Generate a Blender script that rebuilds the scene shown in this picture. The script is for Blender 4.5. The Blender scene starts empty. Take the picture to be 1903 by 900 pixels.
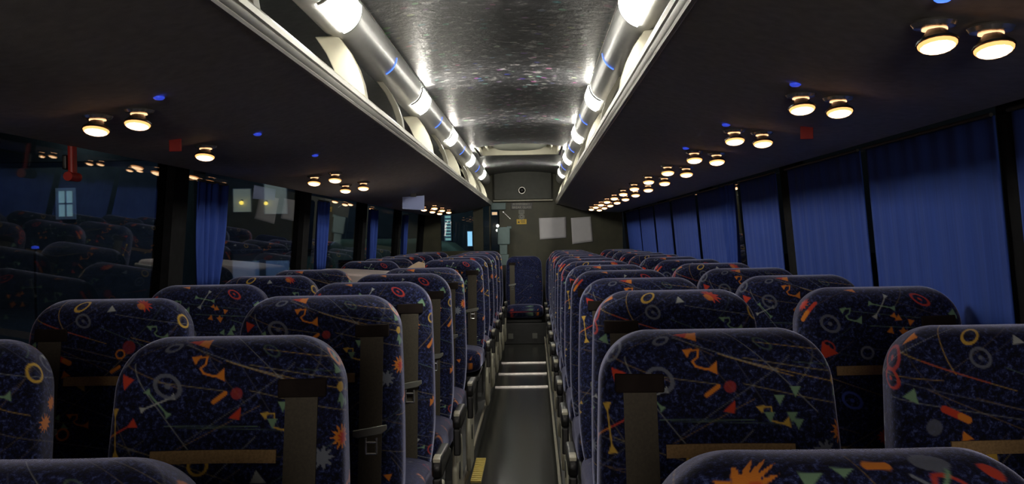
import bpy, math, random
import numpy as np
from mathutils import Matrix, Vector

S = bpy.context.scene
COL = S.collection
R = math.radians

# ------------------------------------------------------------------ camera
FPX = 1825.0
cam_d = bpy.data.cameras.new('camera')
cam = bpy.data.objects.new('camera', cam_d)
COL.objects.link(cam)
cam_d.sensor_width = 36.0
cam_d.lens = 36.0 * FPX / 1903.0
cam_d.clip_start = 0.02
cam_d.clip_end = 300
ROLL = R(1.0)
cY = Vector((41.5 / FPX, 10.0 / FPX, -1.0)).normalized()
cX = Vector((math.cos(ROLL), math.sin(ROLL), 0.0))
cX = (cX - cY * cX.dot(cY)).normalized()
cZ = cX.cross(cY)
M = Matrix((cX, cY, cZ))            # rows are the bus axes seen by the camera
cam.matrix_world = Matrix.Translation((0.123, 0.0, 1.2)) @ M.to_4x4()
S.camera = cam

# unseen fill light added behind the camera for seat fronts and rack undersides
fill = bpy.data.lights.new('fill_light', 'POINT')
fill.energy = 75.0
fill.color = (1.0, 0.90, 0.80)
fill.shadow_soft_size = 0.45
fill_o = bpy.data.objects.new('fill_light', fill)
COL.objects.link(fill_o)
fill_o.location = (0.0, -2.0, 1.46)

# ------------------------------------------------------------------ view, world
S.view_settings.view_transform = 'Standard'
S.view_settings.look = 'None'
S.view_settings.exposure = 0.78
S.view_settings.gamma = 1.0
S.view_settings.use_curve_mapping = False
S.cycles.use_denoising = True
S.cycles.max_bounces = 8
S.cycles.diffuse_bounces = 4
S.cycles.glossy_bounces = 4
S.cycles.transmission_bounces = 6
S.cycles.sample_clamp_indirect = 4.0
S.cycles.caustics_reflective = False
S.cycles.caustics_refractive = False
W = bpy.data.worlds.new('night')
S.world = W
W.use_nodes = True
W.node_tree.nodes['Background'].inputs[0].default_value = (0.32, 0.42, 0.55, 1)
W.node_tree.nodes['Background'].inputs[1].default_value = 0.006

LAMP_E = 55.0        # ceiling lamps
READ_E = 3.2        # reading lamps


# ------------------------------------------------------------------ materials
def mat(name, col, rough=0.6, metal=0.0, noise=0.0, nscale=60, bump=0.0, bscale=200, spec=0.5, sheen=0.0,
        coords='Object', stretch=(1, 1, 1)):
    m = bpy.data.materials.new(name)
    m.use_nodes = True
    nt = m.node_tree
    b = nt.nodes['Principled BSDF']
    b.inputs['Roughness'].default_value = rough
    b.inputs['Metallic'].default_value = metal
    b.inputs['Specular IOR Level'].default_value = spec
    b.inputs['Sheen Weight'].default_value = sheen
    b.inputs['Sheen Roughness'].default_value = 0.4
    tc = nt.nodes.new('ShaderNodeTexCoord')
    mp = nt.nodes.new('ShaderNodeMapping')
    mp.inputs['Scale'].default_value = stretch
    nt.links.new(tc.outputs[coords], mp.inputs[0])
    n = nt.nodes.new('ShaderNodeTexNoise')
    n.inputs['Scale'].default_value = nscale
    n.inputs['Detail'].default_value = 3
    nt.links.new(mp.outputs[0], n.inputs['Vector'])
    r = nt.nodes.new('ShaderNodeValToRGB')
    k = noise
    r.color_ramp.elements[0].position = 0.3
    r.color_ramp.elements[1].position = 0.7
    r.color_ramp.elements[0].color = tuple(max(0, c * (1 - k)) for c in col) + (1,)
    r.color_ramp.elements[1].color = tuple(min(1, c * (1 + k)) for c in col) + (1,)
    nt.links.new(n.outputs['Fac'], r.inputs[0])
    nt.links.new(r.outputs[0], b.inputs['Base Color'])
    if bump:
        n2 = nt.nodes.new('ShaderNodeTexNoise')
        n2.inputs['Scale'].default_value = bscale
        n2.inputs['Detail'].default_value = 2
        nt.links.new(mp.outputs[0], n2.inputs['Vector'])
        bp = nt.nodes.new('ShaderNodeBump')
        bp.inputs['Strength'].default_value = bump
        bp.inputs['Distance'].default_value = 0.002
        nt.links.new(n2.outputs['Fac'], bp.inputs['Height'])
        nt.links.new(bp.outputs[0], b.inputs['Normal'])
    return m


def emis(name, col, strength):
    m = bpy.data.materials.new(name)
    m.use_nodes = True
    b = m.node_tree.nodes['Principled BSDF']
    b.inputs['Base Color'].default_value = tuple(col) + (1,)
    b.inputs['Emission Color'].default_value = tuple(col) + (1,)
    b.inputs['Emission Strength'].default_value = strength
    b.inputs['Roughness'].default_value = 0.4
    return m


def fabric_mat():
    m = bpy.data.materials.new('moquette')
    m.use_nodes = True
    nt = m.node_tree
    L = nt.links.new
    b = nt.nodes['Principled BSDF']
    b.inputs['Roughness'].default_value = 0.9
    b.inputs['Specular IOR Level'].default_value = 0.15
    b.inputs['Sheen Weight'].default_value = 0.75
    b.inputs['Sheen Roughness'].default_value = 0.35
    b.inputs['Sheen Tint'].default_value = (0.62, 0.64, 0.95, 1)
    tc = nt.nodes.new('ShaderNodeTexCoord')
    n = nt.nodes.new('ShaderNodeTexNoise')
    n.inputs['Scale'].default_value = 130
    n.inputs['Detail'].default_value = 4
    n.inputs['Roughness'].default_value = 0.75
    L(tc.outputs['Object'], n.inputs['Vector'])
    r = nt.nodes.new('ShaderNodeValToRGB')
    e = r.color_ramp.elements
    e[0].position, e[0].color = 0.42, (0.004, 0.004, 0.009, 1)
    e[1].position, e[1].color = 0.76, (0.070, 0.095, 0.26, 1)
    x = e.new(0.54)
    x.color = (0.0075, 0.010, 0.042, 1)
    L(n.outputs['Fac'], r.inputs[0])
    a = nt.nodes.new('ShaderNodeAttribute')
    a.attribute_name = 'motif'
    mx = nt.nodes.new('ShaderNodeMix')
    mx.data_type = 'RGBA'
    L(a.outputs['Alpha'], mx.inputs[0])
    L(r.outputs[0], mx.inputs[6])
    L(a.outputs['Color'], mx.inputs[7])
    L(mx.outputs[2], b.inputs['Base Color'])
    n2 = nt.nodes.new('ShaderNodeTexNoise')
    n2.inputs['Scale'].default_value = 700
    L(tc.outputs['Object'], n2.inputs['Vector'])
    bp = nt.nodes.new('ShaderNodeBump')
    bp.inputs['Strength'].default_value = 0.25
    bp.inputs['Distance'].default_value = 0.002
    L(n2.outputs['Fac'], bp.inputs['Height'])
    L(bp.outputs[0], b.inputs['Normal'])
    return m


def ceiling_mat():
    m = bpy.data.materials.new('ceiling_cloth')
    m.use_nodes = True
    nt = m.node_tree
    L = nt.links.new
    b = nt.nodes['Principled BSDF']
    b.inputs['Roughness'].default_value = 0.34
    b.inputs['Specular IOR Level'].default_value = 0.75
    tc = nt.nodes.new('ShaderNodeTexCoord')
    mp = nt.nodes.new('ShaderNodeMapping')
    mp.inputs['Scale'].default_value = (9, 9, 9)
    L(tc.outputs['Object'], mp.inputs[0])
    n = nt.nodes.new('ShaderNodeTexNoise')
    n.inputs['Scale'].default_value = 2.2
    n.inputs['Detail'].default_value = 5
    n.inputs['Roughness'].default_value = 0.7
    L(mp.outputs[0], n.inputs['Vector'])
    r = nt.nodes.new('ShaderNodeValToRGB')
    e = r.color_ramp.elements
    e[0].position, e[0].color = 0.42, (0.016, 0.017, 0.019, 1)
    e[1].position, e[1].color = 0.66, (0.34, 0.32, 0.32, 1)
    x = e.new(0.58)
    x.color = (0.050, 0.050, 0.056, 1)
    L(n.outputs['Fac'], r.inputs[0])
    # coloured flecks
    v = nt.nodes.new('ShaderNodeTexVoronoi')
    v.inputs['Scale'].default_value = 1.6
    L(mp.outputs[0], v.inputs['Vector'])
    lt = nt.nodes.new('ShaderNodeMath')
    lt.operation = 'LESS_THAN'
    lt.inputs[1].default_value = 0.22
    L(v.outputs['Distance'], lt.inputs[0])
    mu = nt.nodes.new('ShaderNodeMath')
    mu.operation = 'MULTIPLY'
    mu.inputs[1].default_value = 0.30
    L(lt.outputs[0], mu.inputs[0])
    mx = nt.nodes.new('ShaderNodeMix')
    mx.data_type = 'RGBA'
    L(mu.outputs[0], mx.inputs[0])
    L(r.outputs[0], mx.inputs[6])
    L(v.outputs['Color'], mx.inputs[7])
    L(mx.outputs[2], b.inputs['Base Color'])
    bp = nt.nodes.new('ShaderNodeBump')
    bp.inputs['Strength'].default_value = 0.8
    bp.inputs['Distance'].default_value = 0.006
    L(n.outputs['Fac'], bp.inputs['Height'])
    L(bp.outputs[0], b.inputs['Normal'])
    return m


def floor_mat():
    m = mat('vinyl_floor', (0.018, 0.018, 0.015), spec=0.9, rough=0.2, noise=0.35, nscale=9, bump=0.05, bscale=60)
    return m


def glass_mat():
    m = bpy.data.materials.new('window_glass')
    m.use_nodes = True
    nt = m.node_tree
    b = nt.nodes['Principled BSDF']
    b.inputs['Base Color'].default_value = (0.55, 0.60, 0.58, 1)
    b.inputs['Roughness'].default_value = 0.01
    b.inputs['IOR'].default_value = 1.45
    b.inputs['Transmission Weight'].default_value = 1.0
    return m


FAB = fabric_mat()
CEIL = ceiling_mat()
FLOOR = floor_mat()
GLASS = glass_mat()
M_UNDER = mat('rack_underside', (0.50, 0.47, 0.43), rough=0.75, noise=0.12, nscale=40, bump=0.15, bscale=400)
M_ALU = mat('aluminium_profile', (0.42, 0.41, 0.37), rough=0.36, metal=0.65, noise=0.08, nscale=8)
M_RACK = mat('rack_lining', (0.085, 0.095, 0.105), rough=0.6, noise=0.15, nscale=25)
M_CREAM = mat('cream_plastic', (0.36, 0.34, 0.26), rough=0.45, noise=0.06, nscale=20)
M_TAN = mat('tan_plastic', (0.30, 0.24, 0.13), rough=0.5, noise=0.1, nscale=20)
M_TUBE = mat('grey_duct', (0.30, 0.30, 0.29), rough=0.30, metal=0.0, noise=0.1, nscale=12)
M_BLACK = mat('black_plastic', (0.012, 0.012, 0.012), rough=0.4, noise=0.2, nscale=30)
M_DARK = mat('dark_trim', (0.022, 0.022, 0.022), rough=0.6, noise=0.2, nscale=30)
M_WALL = mat('side_lining', (0.010, 0.010, 0.011), rough=0.95, noise=0.2, nscale=30, spec=0.05)
M_CURT = mat('blue_curtain', (0.025, 0.056, 0.26), rough=0.9, noise=0.12, nscale=6, sheen=0.0, spec=0.2,
             stretch=(1, 14, 0.4))
M_BELT = mat('belt_webbing', (0.042, 0.034, 0.021), rough=0.75, noise=0.2, nscale=200)
M_SLOT = mat('belt_bezel', (0.014, 0.010, 0.009), spec=0.1, rough=0.9, noise=0.2, nscale=30)
M_VELCRO = mat('brown_velcro', (0.24, 0.15, 0.065), rough=0.9, noise=0.2, nscale=250, bump=0.3, bscale=900)
M_STEEL = mat('steel', (0.72, 0.70, 0.66), rough=0.25, metal=0.9, noise=0.05, nscale=20)
M_GREYP = mat('grey_plastic', (0.16, 0.16, 0.14), rough=0.5, noise=0.1, nscale=30)
M_LIGHTCAP = mat('pale_cap', (0.25, 0.23, 0.17), rough=0.4, noise=0.1, nscale=30)
M_OLIVE = mat('olive_panel', (0.050, 0.048, 0.026), rough=0.55, noise=0.25, nscale=6)
M_BULK = mat('bulkhead_panel', (0.060, 0.062, 0.050), rough=0.6, noise=0.12, nscale=20)
M_PAPER = mat('white_paper', (0.62, 0.60, 0.62), rough=0.8, noise=0.04, nscale=8)
M_BPAPER = mat('pale_blue_card', (0.42, 0.48, 0.80), rough=0.7, noise=0.04, nscale=8)
M_TEAL = mat('pale_teal_plastic', (0.13, 0.19, 0.19), rough=0.5, noise=0.1, nscale=12)
M_YELLOW = mat('yellow_sticker', (0.70, 0.45, 0.03), rough=0.5, noise=0.15, nscale=30)
M_SIGN = mat('dark_sign', (0.020, 0.017, 0.014), rough=0.4, noise=0.1, nscale=30)
M_LETTER = mat('sign_lettering', (0.36, 0.34, 0.28), rough=0.5, noise=0.05, nscale=30)
M_GREYST = mat('grey_sticker', (0.24, 0.24, 0.20), rough=0.5, noise=0.1, nscale=40)
M_RED = mat('red_plastic', (0.55, 0.04, 0.03), rough=0.45, noise=0.1, nscale=30)
M_PALE = mat('pale_moulding', (0.50, 0.43, 0.42), rough=0.3, noise=0.05, nscale=10)
M_FLAP = mat('tan_card', (0.55, 0.42, 0.30), rough=0.6, noise=0.06, nscale=10)
M_HOUSE = mat('render_wall', (0.10, 0.10, 0.095), rough=0.9, noise=0.2, nscale=2)
M_WHITEW = mat('whitewashed_wall', (0.62, 0.66, 0.74), rough=0.85, noise=0.08, nscale=2)
M_ASPH = mat('asphalt', (0.04, 0.04, 0.04), rough=0.9, noise=0.3, nscale=4)
M_VAN = mat('van_paint', (0.42, 0.50, 0.50), rough=0.35, noise=0.04, nscale=3)
M_STRIP = mat('yellow_ribbed_strip', (0.55, 0.42, 0.10), rough=0.5, noise=0.15, nscale=60)
E_LAMP = emis('ceiling_lamp_lens', (1.0, 0.97, 0.86), LAMP_E)
E_READ = emis('reading_lens', (1.0, 0.60, 0.33), READ_E)
E_REFL = emis('reading_reflection', (1.0, 0.50, 0.24), 1.3)  # glow imitating the lamp's reflection in its shiny base
E_RIM = emis('reading_lens_rim', (1.0, 0.42, 0.14), 1.0)
E_BLUE = emis('blue_led', (0.06, 0.18, 1.0), 1.1)
E_BLUEDIM = emis('blue_led_dim', (0.05, 0.10, 1.0), 0.28)
E_WIN = emis('lit_pane_cold', (0.55, 0.85, 0.95), 0.16)
E_BLIND = emis('lit_blind', (0.75, 0.80, 0.70), 0.11)
E_YEL = emis('yellow_lantern', (1.0, 0.72, 0.12), 1.6)
E_TEALW = emis('lit_stair_pane', (0.45, 0.85, 0.80), 0.30)
E_DOOR = emis('lit_doorway', (0.35, 0.70, 1.0), 0.9)
E_WARMW = emis('warm_window', (1.0, 0.62, 0.35), 0.8)
E_WHITEW = emis('white_lantern', (1.0, 0.97, 0.9), 3.0)


# ------------------------------------------------------------------ mesh helpers
class MB:
    def __init__(self):
        self.v, self.f = [], []

    def add(self, vs, fs):
        o = len(self.v)
        self.v += [tuple(p) for p in vs]
        self.f += [tuple(i + o for i in f) for f in fs]
        return self

    def box(self, x0, x1, y0, y1, z0, z1):
        vs = [(x, y, z) for x in (x0, x1) for y in (y0, y1) for z in (z0, z1)]
        return self.add(vs, [(0, 1, 3, 2), (4, 6, 7, 5), (0, 4, 5, 1), (2, 3, 7, 6), (0, 2, 6, 4), (1, 5, 7, 3)])

    def extrude(self, poly, a0, a1, axis='y'):
        """closed 2-D polygon swept along an axis; poly in (x,z) for y, (y,z) for x, (x,y) for z"""
        n = len(poly)

        def P(p, a):
            if axis == 'y':
                return (p[0], a, p[1])
            if axis == 'x':
                return (a, p[0], p[1])
            return (p[0], p[1], a)
        vs = [P(p, a0) for p in poly] + [P(p, a1) for p in poly]
        fs = [(i, (i + 1) % n, n + (i + 1) % n, n + i) for i in range(n)]
        fs += [tuple(range(n))[::-1], tuple(range(n, 2 * n))]
        return self.add(vs, fs)

    def loft(self, rings, cap=True):
        n = len(rings[0])
        vs = [p for r in rings for p in r]
        fs = []
        for j in range(len(rings) - 1):
            for i in range(n):
                k = (i + 1) % n
                fs.append((j * n + i, j * n + k, (j + 1) * n + k, (j + 1) * n + i))
        if cap:
            fs.append(tuple(range(n))[::-1])
            fs.append(tuple(range((len(rings) - 1) * n, len(rings) * n)))
        return self.add(vs, fs)

    def tube(self, pts, r, seg=10):
        rings = []
        pts = [Vector(p) for p in pts]
        for i, p in enumerate(pts):
            t = (pts[min(i + 1, len(pts) - 1)] - pts[max(i - 1, 0)]).normalized()
            u = t.orthogonal().normalized() if i == 0 else (u - t * u.dot(t)).normalized()
            w = t.cross(u)
            rr = r[i] if isinstance(r, (list, tuple)) else r
            rings.append([p + (u * math.cos(a) + w * math.sin(a)) * rr
                          for a in [2 * math.pi * k / seg for k in range(seg)]])
        return self.loft(rings)

    def lathe(self, prof, seg=20, axis=Vector((0, 0, 1)), origin=Vector((0, 0, 0))):
        axis = Vector(axis).normalized()
        u = axis.orthogonal().normalized()
        w = axis.cross(u)
        rings = [[Vector(origin) + axis * h + (u * math.cos(a) + w * math.sin(a)) * max(r, 1e-4)
                  for a in [2 * math.pi * k / seg for k in range(seg)]] for r, h in prof]
        return self.loft(rings)

    def build(self, name, m, parent=None, smooth=False, bevel=0.0, loc=None, seg=2, sharp=40):
        me = bpy.data.meshes.new(name)
        me.from_pydata(self.v, [], self.f)
        me.update()
        import bmesh
        bm = bmesh.new()
        bm.from_mesh(me)
        bmesh.ops.recalc_face_normals(bm, faces=bm.faces)
        bm.to_mesh(me)
        bm.free()
        if m:
            me.materials.append(m)
        o = bpy.data.objects.new(name, me)
        COL.objects.link(o)
        if loc is not None:
            o.location = loc
        if smooth:
            for p in me.polygons:
                p.use_smooth = True
            me.set_sharp_from_angle(angle=R(sharp))
        if bevel:
            b = o.modifiers.new('bevel', 'BEVEL')
            b.width = bevel
            b.segments = seg
            b.limit_method = 'ANGLE'
        if parent is not None:
            o.parent = parent
        return o


def tag(o, label, cat, group=None):
    o['label'] = label
    o['category'] = cat
    if group:
        o['group'] = group
    return o


def thing(name, label, cat, loc=(0, 0, 0), rz=0.0, group=None):
    o = bpy.data.objects.new(name, None)
    o.empty_display_size = 0.05
    COL.objects.link(o)
    o.location = loc
    o.rotation_euler = (0, 0, rz)
    return tag(o, label, cat, group)


def struct(o):
    o['kind'] = 'structure'
    return o


def copy_tree(o, parent=None):
    c = o.copy()
    COL.objects.link(c)
    if parent is not None:
        c.parent = parent
    for ch in list(o.children):
        copy_tree(ch, c)
    return c


ORD = ['first', 'second', 'third', 'fourth', 'fifth', 'sixth', 'seventh', 'eighth', 'ninth', 'tenth', 'eleventh',
       'twelfth', 'thirteenth', 'fourteenth', 'fifteenth']

Y0, Y1 = -2.6, 12.0        # front and rear of the modelled saloon


def wall_x(z):             # the window band leans inwards
    return 1.25 - 0.085 * max(0.0, z - 0.8)


# ------------------------------------------------------------------ structure
fl = MB().box(-1.27, 1.27, Y0, Y1 + 0.1, -0.06, 0.0).build('floor', FLOOR)
struct(fl)
# seat plinths along both sides, stepping down towards the front
for nm, s in (('trim_1', -1), ('trim_2', 1)):
    prof = [(1.45, 0.0), (1.45, 0.056), (2.20, 0.056), (2.20, 0.085), (10.75, 0.085), (10.75, 0.0)]
    m = MB().extrude(prof, s * 0.225, s * 1.249, 'x')
    struct(m.build(nm, M_DARK))
for nm, s in (('trim_3', -1), ('trim_4', 1)):      # pale edging of the plinth along the aisle
    prof = [(1.45, 0.056), (2.20, 0.056), (2.20, 0.085), (10.75, 0.085),
            (10.75, 0.103), (2.185, 0.103), (2.185, 0.074), (1.45, 0.074)]
    m = MB().extrude(prof, s * 0.212, s * 0.2245, 'x')
    struct(m.build(nm, M_LIGHTCAP))

# lower side walls with the window pillars
LEFT_PILLARS = [0.35, 1.85, 3.66, 5.72, 7.68, 9.7, 11.75]
RIGHT_PILLARS = [0.35, 2.22, 4.22, 6.3, 8.45, 10.5, 11.75]
for nm, s, pil in (('wall_left', -1, LEFT_PILLARS), ('wall_right', 1, RIGHT_PILLARS)):
    m = MB()
    m.extrude([(s * 1.25, -0.05), (s * 1.32, -0.05), (s * 1.32, 0.80), (s * 1.25, 0.80)], Y0, Y1 + 0.1)
    m.extrude([(s * wall_x(1.50), 1.50), (s * (wall_x(1.50) + 0.07), 1.50), (s * 1.20, 2.1), (s * 1.10, 2.1)], Y0, Y1 + 0.1)
    for y in pil:
        m.extrude([(s * wall_x(0.80), 0.80), (s * (wall_x(0.80) + 0.07), 0.80), (s * (wall_x(1.5) + 0.07), 1.50),
                   (s * wall_x(1.5), 1.50)], y - 0.075, y + 0.075)
    struct(m.build(nm, M_WALL))
wn = 0
for s, pil in ((-1, LEFT_PILLARS), (1, RIGHT_PILLARS)):
    for a, b in zip(pil[:-1], pil[1:]):
        wn += 1
        t = 0.03
        m = MB().extrude([(s * (wall_x(0.80) + t), 0.80), (s * (wall_x(0.80) + t + 0.006), 0.80),
                          (s * (wall_x(1.5) + t + 0.006), 1.50), (s * (wall_x(1.5) + t), 1.50)], a + 0.075, b - 0.075)
        struct(m.build('window_%d' % wn, GLASS))

# ceiling between the light ducts
NP = 24
pts = []
for i in range(NP + 1):
    x = -0.415 + 0.83 * i / NP
    pts.append((x, 1.955 + 0.040 * (1 - (x / 0.415) ** 2)))
HY0, HY1, HX = 8.35, 9.25, 0.40           # roof hatch opening
top = [(0.415, 2.08), (-0.415, 2.08)]
m = MB()
m.extrude(pts + top, Y0, HY0)
m.extrude(pts + top, HY1, Y1 + 0.1)
inner = [p for p in pts if p[0] <= -HX + 0.001]
lef = [p for p in pts if p[0] < -0.37]
rig = [p for p in pts if p[0] > 0.37]
m.extrude(lef + [(lef[-1][0], 2.08), (-0.415, 2.08)], HY0, HY1)
m.extrude(rig + [(0.415, 2.08), (rig[0][0], 2.08)], HY0, HY1)
struct(m.build('ceiling', CEIL, smooth=True))
m = MB().box(-1.3, 1.3, Y0, Y1 + 0.1, 2.16, 2.2)
struct(m.build('ceiling_shell', M_DARK))
m = MB().box(-1.3, 1.3, Y0 - 0.05, Y0, -0.06, 2.2)
struct(m.build('wall_front', M_DARK))

# rear wall: bulkhead above, olive panel, opening with glass on the left
zr = Y1
m = MB()
m.box(-0.30, 1.20, zr, zr + 0.06, 0.0, 1.62)
m.box(-1.25, -0.30, zr, zr + 0.06, 0.0, 1.04)
m.box(-1.25, 1.25, zr, zr + 0.06, 1.62, 2.18)
m.box(-0.425, -0.405, zr - 0.02, zr + 0.06, 1.04, 1.62)
m.box(-0.62, -0.50, zr - 0.015, zr + 0.05, 1.04, 1.62)
m.box(-1.25, -1.02, zr, zr + 0.06, 1.04, 1.62)
struct(m.build('wall_rear', M_OLIVE))
struct(MB().box(-1.02, -0.30, zr + 0.02, zr + 0.026, 1.04, 1.62).build('window_rear', GLASS))
struct(MB().box(-0.36, 0.345, zr - 0.05, zr, 1.655, 2.0).build('wall_bulkhead', M_BULK, bevel=0.008))
struct(MB().box(-0.37, 0.355, zr - 0.075, zr - 0.002, 1.632, 1.652).build('trim_5', M_CREAM, bevel=0.004))
for nm, y in (('trim_6', 7.83), ('trim_7', 8.58), ('trim_8', 9.33)):
    m = MB().box(-0.211, 0.211, y, y + 0.035, 0.0, 0.006)
    m.box(-0.211, 0.211, y + 0.008, y + 0.014, 0.006, 0.009).box(-0.211, 0.211, y + 0.02, y + 0.026, 0.006, 0.009)
    struct(m.build(nm, M_STEEL))

# ------------------------------------------------------------------ roof hatch
h = thing('roof_hatch', 'open roof hatch with cream surround set in the dark ceiling towards the rear', 'hatch', (0, 8.8, 2.0))
m = MB()
m.box(-0.365, 0.365, 0.43, 0.448, -0.03, 0.13).box(-0.365, 0.365, -0.448, -0.43, 0.02, 0.13)
m.box(-0.365, -0.345, -0.43, 0.43, -0.03, 0.13).box(0.345, 0.365, -0.43, 0.43, -0.03, 0.13)
m.build('frame', M_CREAM, h, bevel=0.004)
MB().box(-0.345, 0.345, -0.43, 0.43, 0.125, 0.135).build('lid', M_DARK, h)
d = MB().lathe([(0.0, -0.01), (0.20, 0.0), (0.255, 0.03), (0.27, 0.12)], seg=28, origin=(0, 0.12, 0))
d.build('dome', M_BULK, h, smooth=True)
MB().box(-0.30, -0.285, -0.3, 0.3, 0.0, 0.03).build('handle', M_CREAM, h, bevel=0.004)
MB().box(0.285, 0.30, -0.3, 0.3, 0.0, 0.03).build('handle', M_CREAM, h, bevel=0.004)

# ------------------------------------------------------------------ luggage racks
WIDE = [3.07, 5.10, 7.00, 8.95, 10.9]
THIN = [1.85, 3.95, 6.0, 7.95, 9.85]
for s, side in ((-1, 'left'), (1, 'right')):
    def X(poly):
        return [(s * p[0], p[1]) for p in poly]
    rk = thing('luggage_rack', 'open overhead luggage rack with pale metal edge along the %s of the coach' % side,
               'rack', (0, 5.7, 1.6), 0, 'overhead luggage racks')
    off = Vector((0, -5.7, -1.6))

    def put(mb, name, m, **k):
        mb.v = [(p[0], p[1] - 5.7, p[2] - 1.6) for p in mb.v]
        return mb.build(name, m, rk, **k)
    under = [(0.4005, 1.596), (0.48, 1.576), (0.58, 1.550), (0.66, 1.528), (0.71, 1.512), (0.80, 1.503), (0.90, 1.490),
             (1.02, 1.483), (1.16, 1.474), (1.176, 1.50), (1.15, 1.54), (0.80, 1.60), (0.4005, 1.622)]
    put(MB().extrude(X(under), Y0, Y1 - 0.01), 'shelf', M_UNDER, smooth=True, sharp=35)
    lip = [(0.452, 1.640), (0.446, 1.634), (0.438, 1.636), (0.435, 1.642), (0.4375, 1.646), (0.434, 1.650),
           (0.430, 1.660), (0.4325, 1.664), (0.428, 1.668), (0.425, 1.680), (0.428, 1.686), (0.434, 1.690),
           (0.442, 1.688), (0.447, 1.668)]
    lip = [(p[0] * 0.896, 1.2 + (p[1] - 1.2) * 0.896) for p in lip]
    put(MB().extrude(X(lip), Y0, Y1 - 0.01), 'edge_profile', M_ALU, smooth=True, sharp=20)
    back = [(0.80, 1.60), (1.05, 1.56), (1.06, 1.66), (1.03, 1.80), (0.95, 1.92), (0.80, 2.00), (0.60, 2.03), (0.44, 2.03),
            (0.44, 2.05), (0.82, 2.06), (1.02, 1.95), (1.09, 1.80), (1.10, 1.57), (0.80, 1.595)]
    put(MB().extrude(X(back), Y0, Y1 - 0.01), 'back_panel', M_RACK, smooth=True, sharp=35)
    # brackets: curved uprights between edge and duct
    cen = [(0.396, 1.634), (0.404, 1.685), (0.420, 1.735), (0.445, 1.785), (0.482, 1.838)]
    for ys, wx, wy in ((WIDE, 0.078, 0.05), (THIN, 0.020, 0.05)):
        for y in ys:
            rings = []
            for k, (cx, cz) in enumerate(cen):
                ww = wx * (1.0 - 0.14 * k / 4)
                rings.append([(s * (cx - 0.004), y - wy / 2, cz), (s * (cx + ww), y - wy / 2, cz - 0.004),
                              (s * (cx + ww), y + wy / 2, cz - 0.004), (s * (cx - 0.004), y + wy / 2, cz)])
            put(MB().loft(rings), 'bracket', M_CREAM, bevel=0.003)

    # light duct: a long grey tube under the ceiling edge
    cx, cz, r0 = s * 0.470, 1.905, 0.074
    du = thing('light_duct', 'grey tubular light duct running under the ceiling edge on the %s' % side, 'duct', (cx, 5.7, cz), 0,
               'ceiling light ducts')
    ring = lambda rr, y: [(rr * math.cos(a), y - 5.7, rr * math.sin(a)) for a in [2 * math.pi * k / 24 for k in range(24)]]
    MB().loft([ring(r0, Y0), ring(r0, Y1 - 0.06)]).build('tube', M_TUBE, du, smooth=True)
    for z in (0.3, 1.2):
        a = math.pi - z if s > 0 else z
    # grip ribs along the tube
    m = MB()
    for da in (0.30, 0.42):
        a = (math.pi + da - 0.9) if s > 0 else (0.9 - da)
        p = Vector((math.cos(a) * (r0 + 0.001), 0, math.sin(a) * (r0 + 0.001)))
        m.tube([p + Vector((0, Y0 - 5.7, 0)), p + Vector((0, Y1 - 5.78, 0))], 0.002, 6)
    m.build('rib', M_STEEL, du)
    LAMPS = [2.80, 4.80, 6.55, 8.55, 10.5]
    for k, y in enumerate(LAMPS):
        L_ = 0.36
        t = thing('ceiling_light', 'bright white ceiling lamp in the %s light duct, %s from the camera' % (side, ORD[k]),
                  'lamp', (cx, y, cz), 0, 'white ceiling lamps')
        # lens covers the lower, aisle facing part of the tube
        a0, a1 = (R(176), R(252)) if s > 0 else (R(4), R(-72))
        n = 10
        rr, ri = r0 + 0.006, r0 + 0.0008
        outer = [(rr * math.cos(a0 + (a1 - a0) * i / n), rr * math.sin(a0 + (a1 - a0) * i / n)) for i in range(n + 1)]
        inn = [(ri * math.cos(a0 + (a1 - a0) * i / n), ri * math.sin(a0 + (a1 - a0) * i / n)) for i in range(n + 1)][::-1]
        MB().extrude(outer + inn, -L_ / 2, L_ / 2).build('lens', E_LAMP, t, smooth=True)
        for e in (-1, 1):
            fr = MB()
            o2 = [((rr + 0.001) * math.cos(a0 + (a1 - a0) * i / n), (rr + 0.001) * math.sin(a0 + (a1 - a0) * i / n)) for i in range(n + 1)]
            y0, y1 = sorted((e * L_ / 2, e * (L_ / 2 + 0.012)))
            fr.extrude(o2 + inn, y0, y1)
            fr.build('end_frame', M_GREYP, t)
    for k, y in enumerate([3.78, 5.65, 7.5, 9.5]):
        a0, a1 = (R(185), R(245)) if s > 0 else (R(-5), R(-65))
        n = 10
        rr, ri = r0 + 0.003, r0 + 0.0008
        outer = [(rr * math.cos(a0 + (a1 - a0) * i / n), rr * math.sin(a0 + (a1 - a0) * i / n)) for i in range(n + 1)]
        inn = [(ri * math.cos(a0 + (a1 - a0) * i / n), ri * math.sin(a0 + (a1 - a0) * i / n)) for i in range(n + 1)][::-1]
        o = MB().extrude(outer + inn, -0.005, 0.005).build('night_light', E_BLUE, None, loc=(cx, y, cz))
        tag(o, 'thin blue night light band around the %s light duct, %s from the camera' % (side, ORD[k]), 'light',
            'blue night lights')

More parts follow.
